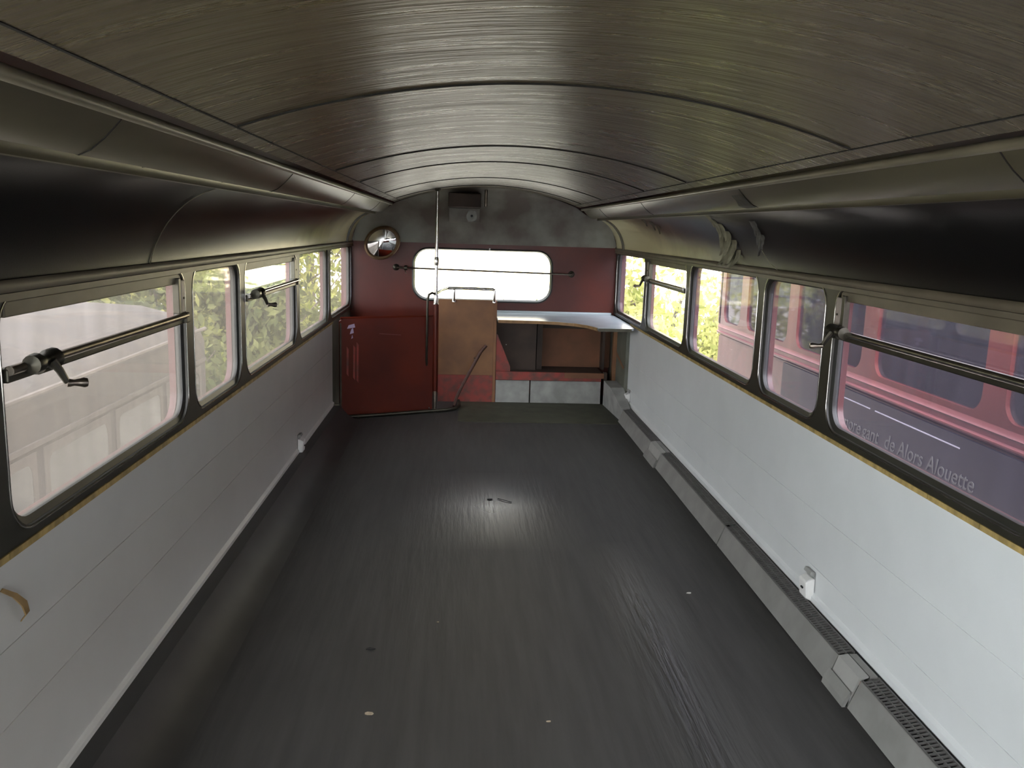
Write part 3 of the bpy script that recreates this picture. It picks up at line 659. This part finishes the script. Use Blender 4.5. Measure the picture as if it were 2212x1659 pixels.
# ------------------------------------------------------------------ small things on walls and floor
def bracket(x, y, z, sx, lab):
    r = empty('socket_bracket', (x, y, z)); tag(r, lab, 'bracket', 'white seat socket brackets')
    X_ = 1.113
    b = B(); prism(b, [(sx * X_, z - .055), (sx * (X_ - .030), z - .045), (sx * (X_ - .036), z + .020), (sx * (X_ - .012), z + .032), (sx * X_, z + .032)], y - .034, y + .034); obj('body', b, M['white_plastic'], r, bev=.006)
    b = B(); prism(b, [(sx * (X_ - .002), z + .034), (sx * (X_ - .022), z + .046), (sx * (X_ - .016), z + .060), (sx * X_, z + .056)], y - .030, y + .030); obj('hood', b, M['grey_kick'], r, bev=.003)
    obj('slot', box(B(), sx * (X_ - .038), sx * (X_ - .034), y - .012, y + .004, z - .012, z - .006), M['black'], r)
bracket(1.11, 2.93, .150, 1, 'white socket bracket low on the bright right panel beside the heater')
bracket(1.11, 6.47, .158, 1, 'white bracket at the far end of the right panel')
bracket(-1.11, 4.90, .150, -1, 'small bracket with a brown slot at the foot of the left panel')
b = B(); pv = [(-1.108, 1.70, .650), (-1.096, 1.725, .628), (-1.090, 1.748, .600), (-1.092, 1.762, .572), (-1.106, 1.765, .555)]
vs = []
for i, p in enumerate(pv):
    w = .010 * (1 - .5 * abs(i - 2) / 2)
    vs.append([b.verts.new((p[0] + dx, p[1] + dy, p[2] + dz)) for dx, dy, dz in ((.002, -w, 0), (.002, w, .003), (-.001, w, .003), (-.001, -w, 0))])
for i in range(len(vs) - 1):
    for k in range(4): b.faces.new((vs[i][k], vs[i][(k + 1) % 4], vs[i + 1][(k + 1) % 4], vs[i + 1][k]))
tag(obj('peeling_tape', b, M['tan'], None, True), 'curled strip of tan tape peeling off the left panel', 'tape')
def chip(name, x, y, s, m, lab, cat, group=None):
    b = B(); n = 7; top = []; bot = []
    for k in range(n):
        a = 2 * PI * k / n; r = s * random.uniform(.6, 1.1)
        p = (x + r * 1.6 * math.cos(a), y + r * .8 * math.sin(a)); top.append(b.verts.new((*p, .002 + s * .25 * random.random()))); bot.append(b.verts.new((*p, .0003)))
    b.faces.new(top); b.faces.new(bot[::-1])
    for k in range(n): b.faces.new((bot[k], bot[(k + 1) % n], top[(k + 1) % n], top[k]))
    tag(obj(name, b, m), lab, cat, group)
chip('dry_leaf', -.437, 2.323, .012, M['leaf_litter'], 'dry curled leaf lying on the near floor', 'leaf')
chip('paint_chip', .086, 2.279, .005, M['leaf_litter'], 'tiny pale chip on the near floor right of the leaf', 'debris')
chip('paint_chip', .733, 3.184, .008, M['white_chip'], 'white chip on the floor beside the shiny worn track', 'debris')
chip('dirt_clump', -.472, 2.716, .010, M['black'], 'dark clump of dirt on the floor behind the leaf', 'debris')
chip('dirt_clump', -.02, 4.36, .012, M['black'], 'dark scrap on the shiny patch in mid floor', 'debris')
chip('paint_chip', -.253, 2.919, .004, M['leaf_litter'], 'tiny speck on the floor between leaf and mid floor', 'debris')
tw = tube(B(), [(.02, 4.37, .003), (.05, 4.34, .005), (.09, 4.31, .003)], .002, 6); tag(obj('twig', tw, M['black']), 'thin dark twig on the shiny patch of floor', 'twig')
# torn lining flaps on the right cove
def flap(y, t, w, h, curl, lab, m):
    i = PI / 2 * t; x = 1.112 - .232 * (1 - math.cos(i)); z = 1.250 + .262 * math.sin(i)
    nrm = Vector((-math.cos(i) * .26, 0, -math.sin(i) * .23)).normalized()
    tn_ = Vector((-.232 * math.sin(i), 0, .262 * math.cos(i))).normalized()
    b = B(); N_ = 6; rows = []
    for k in range(N_ + 1):
        u = k / N_; ww = w * (1 - u ** 1.6) * random.uniform(.8, 1.1) + .002
        c = Vector((x, y, z)) - tn_ * (h * u) + nrm * (.002 + curl * u * u) + Vector((0, random.uniform(-.006, .006), 0))
        rows.append([b.verts.new(c + Vector((0, -ww, 0))), b.verts.new(c + nrm * .004), b.verts.new(c + Vector((0, ww, 0)) + nrm * curl * .3 * u), b.verts.new(c - nrm * .0012)])
    for k in range(N_):
        for q in range(4): b.faces.new((rows[k][q], rows[k][(q + 1) % 4], rows[k + 1][(q + 1) % 4], rows[k + 1][q]))
    tag(obj('torn_lining', b, m, None, True), lab, 'lining flap', 'torn lining flaps on the right cove')
random.seed(3)
fl = [(4.12, .80, .030, .07, .03), (4.15, .66, .038, .085, .035), (4.10, .58, .034, .08, .03), (4.17, .52, .040, .085, .045), (4.08, .46, .036, .08, .045), (4.15, .40, .042, .085, .04), (4.05, .34, .040, .08, .05), (4.21, .36, .034, .07, .04),
      (4.11, .28, .044, .08, .04), (4.02, .22, .034, .07, .05), (4.19, .24, .040, .08, .04), (4.13, .17, .040, .06, .03), (4.25, .16, .030, .05, .04)]
for k, f in enumerate(fl): flap(*f, 'pale torn flap of lining in the ragged tear above the fixed right window', M['torn'])
for f in [(3.60, .62, .040, .055, .03), (3.64, .50, .034, .06, .03), (3.62, .42, .030, .05, .03), (3.67, .36, .028, .06, .03)]: flap(*f, 'dark torn lining flap above the narrow right window', M['torn_dark'])
for f in [(5.66, .74, .05, .05, .02), (5.54, .66, .05, .06, .02), (5.46, .56, .04, .05, .02)]: flap(*f, 'brownish lining flap near the rear end of the right cove', M['torn_brown'])
stn = B(); sp_ = [(.845, 1.5025), (.825, 1.5110), (.800, 1.5320), (.786, 1.5470)]
rows = [[stn.verts.new((x - .0012, 3.06 + .012 * (k % 2) + .11 * q + (.02 if q else -.01) * (k == 1), z - .0012)) for q in (0, 1)] for k, (x, z) in enumerate(sp_)]
for k in range(3): stn.faces.new((rows[k][0], rows[k][1], rows[k + 1][1], rows[k + 1][0]))
bmesh.ops.solidify(stn, geom=stn.faces[:], thickness=.0008)
tag(obj('soot_patch', stn, M['soot']), 'scrubbed blue black patch on the right cornice above the torn lining', 'stain')
wq = tube(B(), [(1.062, 3.60, 1.345), (1.085, 3.57, 1.30), (1.100, 3.50, 1.268)], .0012, 5); tag(obj('loose_thread', wq, M['torn']), 'thin pale thread hanging below the dark lining tear', 'thread')
wl = []
for k in range(12):
    t = PI / 2 * (.02 + .95 * k / 11); wl.append((-(1.112 - .232 * (1 - math.cos(t)) - .002), 2.62 + .18 * k / 11, 1.250 + .262 * math.sin(t) - .002))
tag(obj('lining_seam', tube(B(), wl, .0016, 5), M['bead']), 'thin pale seam curving up the dark left cove', 'seam')

# ------------------------------------------------------------------ outside
GZ = -2.05
g = box(B(), -60, 60, -30, 42, GZ - .2, GZ); gd = struct('floor_yard', g, M['concrete'], 'pale sunlit gravel yard outside') if False else None
o = obj('ground', box(B(), -60, 60, -40, 46, GZ - .3, GZ), M['concrete']); o['kind'] = 'structure'; o['label'] = 'pale sunlit gravel yard outside'
# neighbouring red bus, hollow upper deck
nb = empty('red_bus', (3.3, 2.4, GZ)); tag(nb, 'old red double-decker bus parked alongside on the right', 'bus')
NX0, NX1, NY0, NY1 = 2.15, 4.50, -3.0, 7.72
WZ0, WZ1 = .62, 1.24
obj('lower_body', box(B(), NX0, NX1, NY0, NY1, GZ + .35, .53), M['busred'], nb, bev=.03)
for xx in (NX0, NX1):
    s = 1 if xx == NX0 else -1
    b = B(); prism(b, [(xx - s * .004, .53), (xx - s * .018, .545), (xx - s * .018, .552), (xx - s * .004, .560), (xx - s * .004, .585), (xx - s * .012, .592), (xx - s * .004, .60), (xx, WZ0), (xx + s * .05, WZ0), (xx + s * .05, .53)], NY0, NY1)
    obj('waist_band', b, M['busband'], nb, True, label='faded pinkish red moulded band')
roofp = [(NX0 - .005, WZ1), (NX0 + .02, 1.40), (NX0 + .14, 1.62), (NX0 + .4, 1.76), ((NX0 + NX1) / 2, 1.82), (NX1 - .4, 1.76), (NX1 - .14, 1.62), (NX1 - .02, 1.40), (NX1 + .005, WZ1)]
obj('roof', shell(B(), roofp, NY0, NY1, .02), M['busred'], nb, True)
posts = [-1.2, 0, 1.2, 2.40, 3.60, 4.80, 5.98, 7.05, NY1 + .03]
for xx, s in ((NX0, 1), (NX1, -1)):
    for a, c in zip(posts, posts[1:]):
        wv = obj('window_frame', ring(B(), 1, xx, xx + s * .04, a, c, WZ0, WZ1, rrect(a + .085, c - .085 if c < NY1 else c - .16, WZ0 + .03, WZ1 - .02, .09), P=lambda d, u, v: (d, u, v)), M['busred'], nb, True)
        obj('window_pane', box(B(), xx + s * .020, xx + s * .024, a + .07, c - .07, WZ0 + .02, WZ1 - .01), M['glass_bus'], wv)
obj('rear_end', ring(B(), 1, NY1 - .04, NY1, NX0, NX1, .53, 1.70, rrect(NX0 + .5, NX1 - .5, .75, 1.2, .12), P=lambda d, u, v: (u, d, v)), M['busred'], nb)
obj('front_end', box(B(), NX0, NX1, NY0, NY0 + .04, .53, 1.70), M['busred'], nb)
ad = obj('advert_board', box(B(), NX0 - .014, NX0 + .002, -1.0, 6.05, -.85, .515), M['navy'], nb, label='navy advert board with faded lettering')
b = B()
box(b, NX0 - .0155, NX0 - .013, 3.78, 4.62, .457, .463); box(b, NX0 - .0155, NX0 - .013, 4.68, 5.22, .457, .463); box(b, NX0 - .0155, NX0 - .013, 5.214, 5.222, -.80, .463)
obj('border_line', b, M['advert_line'], ad)
obj('pale_strip', box(B(), NX0 - .016, NX0 - .013, 5.10, 5.135, -.80, .46), M['advert_text'], ad)
def text(s, y, z, size):
    c = bpy.data.curves.new('t', 'FONT'); c.body = s; c.size = size; c.extrude = .001; c.shear = .12
    o = bpy.data.objects.new('t', c); COL.objects.link(o); o.rotation_euler = (PI / 2, 0, -PI / 2); o.location = (NX0 - .0155, y, z)
    bpy.context.view_layer.update()
    me = bpy.data.meshes.new_from_object(o.evaluated_get(bpy.context.evaluated_depsgraph_get())); mw = o.matrix_world.copy()
    bpy.data.objects.remove(o); me.transform(mw); me.name = 'lettering'; me.materials.clear(); me.materials.append(M['advert_text'])
    t = bpy.data.objects.new('lettering', me); COL.objects.link(t); t.parent = ad; t.matrix_parent_inverse = Matrix.Identity(4)
    return t
for w_, y_ in (('more', 5.02), ('gant', 4.745), ('de', 4.48), ('Alors', 4.335), ('Alouette', 4.045)): text(w_, y_, .285, .115)
for w_, y_ in (("l'air", 4.86), ('la', 4.68), ('tete', 4.575), ('de', 4.355), ('Paris', 4.21)): text(w_, y_, .150, .115)
for yy in (5.45, 4.70, 3.95, 3.20, 2.45, 1.7):
    s_ = obj('seat', box(B(), NX0 + .14, NX0 + 1.0, yy - .05, yy + .05, .25, .70), M['moquette'], nb, bev=.04)
    obj('grab_handle', tube(B(), [(NX0 + .16, yy, .66), (NX0 + .14, yy + .01, .72), (NX0 + .17, yy + .02, .765), (NX0 + .26, yy + .02, .77)], .011, 8), M['chrome'], s_, True)
obj('saloon_floor', box(B(), NX0 + .03, NX1 - .03, NY0 + .05, NY1 - .05, .0, .02), M['black'], nb)
for yy in (-1.2, 5.6):
    for xx in (NX0 + .02, NX1 - .28):
        obj('wheel', tube(B(), [(xx, yy, GZ + .5), (xx + .26, yy, GZ + .5)], .5, 24), M['rubber'], nb, True)
# pale vehicle on the left
cv = empty('pale_van', (-3.5, 4.8, GZ)); tag(cv, 'pale mauve high van seen dimly through the near left window', 'vehicle')
CX = -2.30
b = B(); prism(b, [(CX, GZ + .4), (CX, .42), (CX - .03, .50), (CX - .16, .62), (CX - .5, .70), (CX - 1.2, .73), (CX - 1.9, .70), (CX - 2.24, .62), (CX - 2.36, .5), (CX - 2.4, .42), (CX - 2.4, GZ + .4)], 2.4, 7.2)
obj('body', b, M['cream_van'], cv, True)
obj('gutter', tube(B(), [(CX + .006, 2.4, .525), (CX + .006, 7.2, .525)], .016, 8), M['cream_trim'], cv, True)
obj('side_rail', box(B(), CX - .01, CX + .012, 2.4, 7.2, .26, .29), M['cream_trim'], cv, bev=.004)
for k in range(5):
    y = 2.55 + .92 * k
    f = obj('window_frame', ring(B(), -1, -CX - .005, -CX + .012, y, y + .84, -.45, .24, rrect(y + .05, y + .79, -.40, .19, .06)), M['cream_trim'], cv)
    obj('window_pane', box(B(), CX - .004, CX + .004, y + .04, y + .80, -.41, .20), M['glass_bus'], f)
for yy in (3.2, 6.2):
    for xx in (CX - .30, CX - 2.36): obj('wheel', tube(B(), [(xx, yy, GZ + .42), (xx + .26, yy, GZ + .42)], .42, 24), M['rubber'], cv, True)
# trees and shrubs
def foliage(seed, n, rx, rz, leaf, cz):
    rnd = random.Random(seed); b = B(); cl_ = [(rnd.gauss(0, .45) * rx, rnd.gauss(0, .45) * rx, cz + rnd.uniform(-.85, .9) * rz, rnd.uniform(.25, .5) * rx) for _ in range(26)]
    for _ in range(n):
        c = rnd.choice(cl_); d = Vector((rnd.gauss(0, 1), rnd.gauss(0, 1), rnd.gauss(0, 1))).normalized() * c[3] * rnd.uniform(.55, 1.05)
        p = Vector(c[:3]) + d; a = Vector((rnd.gauss(0, 1), rnd.gauss(0, 1), rnd.gauss(0, .6))).normalized(); t = a.orthogonal().normalized()
        t = (t * math.cos(6 * rnd.random()) + a.cross(t) * math.sin(6 * rnd.random())).normalized(); u = a.cross(t); s = leaf * rnd.uniform(.6, 1.3)
        vs = [b.verts.new(p + q) for q in (-t * s, u * s * .45, t * s, -u * s * .45)]
        b.faces.new(vs)
    me = bpy.data.meshes.new('foliage'); b.to_mesh(me); b.free(); return me
def trunkmesh(seed, h, r):
    rnd = random.Random(seed); b = B(); x = y = 0; pts = [(0, 0, 0)]
    for k in range(1, 7): x += rnd.uniform(-.12, .12); y += rnd.uniform(-.12, .12); pts.append((x, y, h * k / 6))
    tube(b, pts, [r * (1 - .11 * k) for k in range(7)], 9)
    for k in range(5):
        z = h * rnd.uniform(.35, .95); a = rnd.uniform(0, 6.28); q = pts[min(6, int(z / h * 6))]; L = rnd.uniform(.6, 1.5)
        tube(b, [(q[0], q[1], z), (q[0] + L * .5 * math.cos(a), q[1] + L * .5 * math.sin(a), z + .3 * L), (q[0] + L * math.cos(a), q[1] + L * math.sin(a), z + .8 * L)], [r * .4, r * .28, r * .12], 7)
    me = bpy.data.meshes.new('trunk'); bmesh.ops.recalc_face_normals(b, faces=b.faces); b.to_mesh(me); b.free(); me.materials.append(M['bark']); return me
FO = [foliage(k, 5200, 2.0, 1.7, .085, 3.6) for k in range(3)]
FS = [foliage(10 + k, 4200, 1.2, .85, .06, 1.05) for k in range(3)]
TR = [trunkmesh(k, 4.4, .16) for k in range(3)]; TS = [trunkmesh(5 + k, 1.5, .05) for k in range(3)]
def plant(x, y, s, shrub, lm, lab, group):
    r = empty('shrub' if shrub else 'tree', (x, y, GZ)); tag(r, lab, 'shrub' if shrub else 'tree', group)
    k = random.randrange(3)
    me = (FS if shrub else FO)[k].copy(); me.materials.clear(); me.materials.append(M[lm])
    for nm, m_ in (('foliage', me), ('trunk', (TS if shrub else TR)[k])):
        o = bpy.data.objects.new(nm, m_); COL.objects.link(o); o.parent = r
    r.scale = (s, s, s); r.rotation_euler.z = random.uniform(0, 6.28)
random.seed(11)
for x, y, s, sh, lm in [(3.0, 12.5, 1.05, True, 'leaf_y'), (4.6, 13.5, 1.3, True, 'leaf_y'), (3.6, 16.5, 1.5, True, 'leaf_y'), (6.4, 15.0, 1.6, True, 'leaf_y'), (2.2, 17.5, 1.2, True, 'leaf_m'), (8.5, 12.5, 1.6, True, 'leaf_m'), (7.2, 8.5, 1.5, True, 'leaf_m'), (7.6, 4.6, 1.6, True, 'leaf_m')]:
    plant(x, y, s, sh, lm, 'sunlit yellow green shrub beyond the tail of the red bus', 'shrubs beyond the red bus')
for x, y, s, sh, lm in [(9.0, 20.0, 1.1, False, 'leaf_y'), (12.0, 14.0, 1.2, False, 'leaf_m'), (11.5, 7.0, 1.2, False, 'leaf_m')]:
    plant(x, y, s, sh, lm, 'leafy tree standing behind the shrubs on the right', 'trees on the right')
for x, y, s, sh, lm in [(-4.3, 11.5, 1.3, True, 'leaf_m'), (-5.6, 12.5, 1.5, True, 'leaf_y'), (-3.6, 15.0, 1.4, True, 'leaf_m'), (-6.5, 15.5, 1.6, True, 'leaf_y'), (-8.0, 11.5, 1.7, True, 'leaf_m'), (-5.2, 18.5, 1.7, True, 'leaf_y'), (-7.6, 19.0, 1.7, True, 'leaf_m'), (-4.2, 21.0, 1.6, True, 'leaf_y'), (-9.5, 15.0, 1.8, True, 'leaf_y')]:
    plant(x, y, s, sh, lm, 'glinting green shrub in the thicket outside the left windows', 'shrubs on the left')
for x, y, s, sh, lm in [(-5.0, 13.8, .95, False, 'leaf_m'), (-7.4, 14.0, 1.05, False, 'leaf_d'), (-9.5, 10.5, 1.1, False, 'leaf_m'), (-10.5, 18.0, 1.2, False, 'leaf_m'), (-6.0, 22.0, 1.2, False, 'leaf_m'), (-4.6, 26.0, 1.1, False, 'leaf_d'), (-10.5, 5.5, 1.1, False, 'leaf_m')]:
    plant(x, y, s, sh, lm, 'leafy tree rising over the shrubs on the left', 'trees on the left')
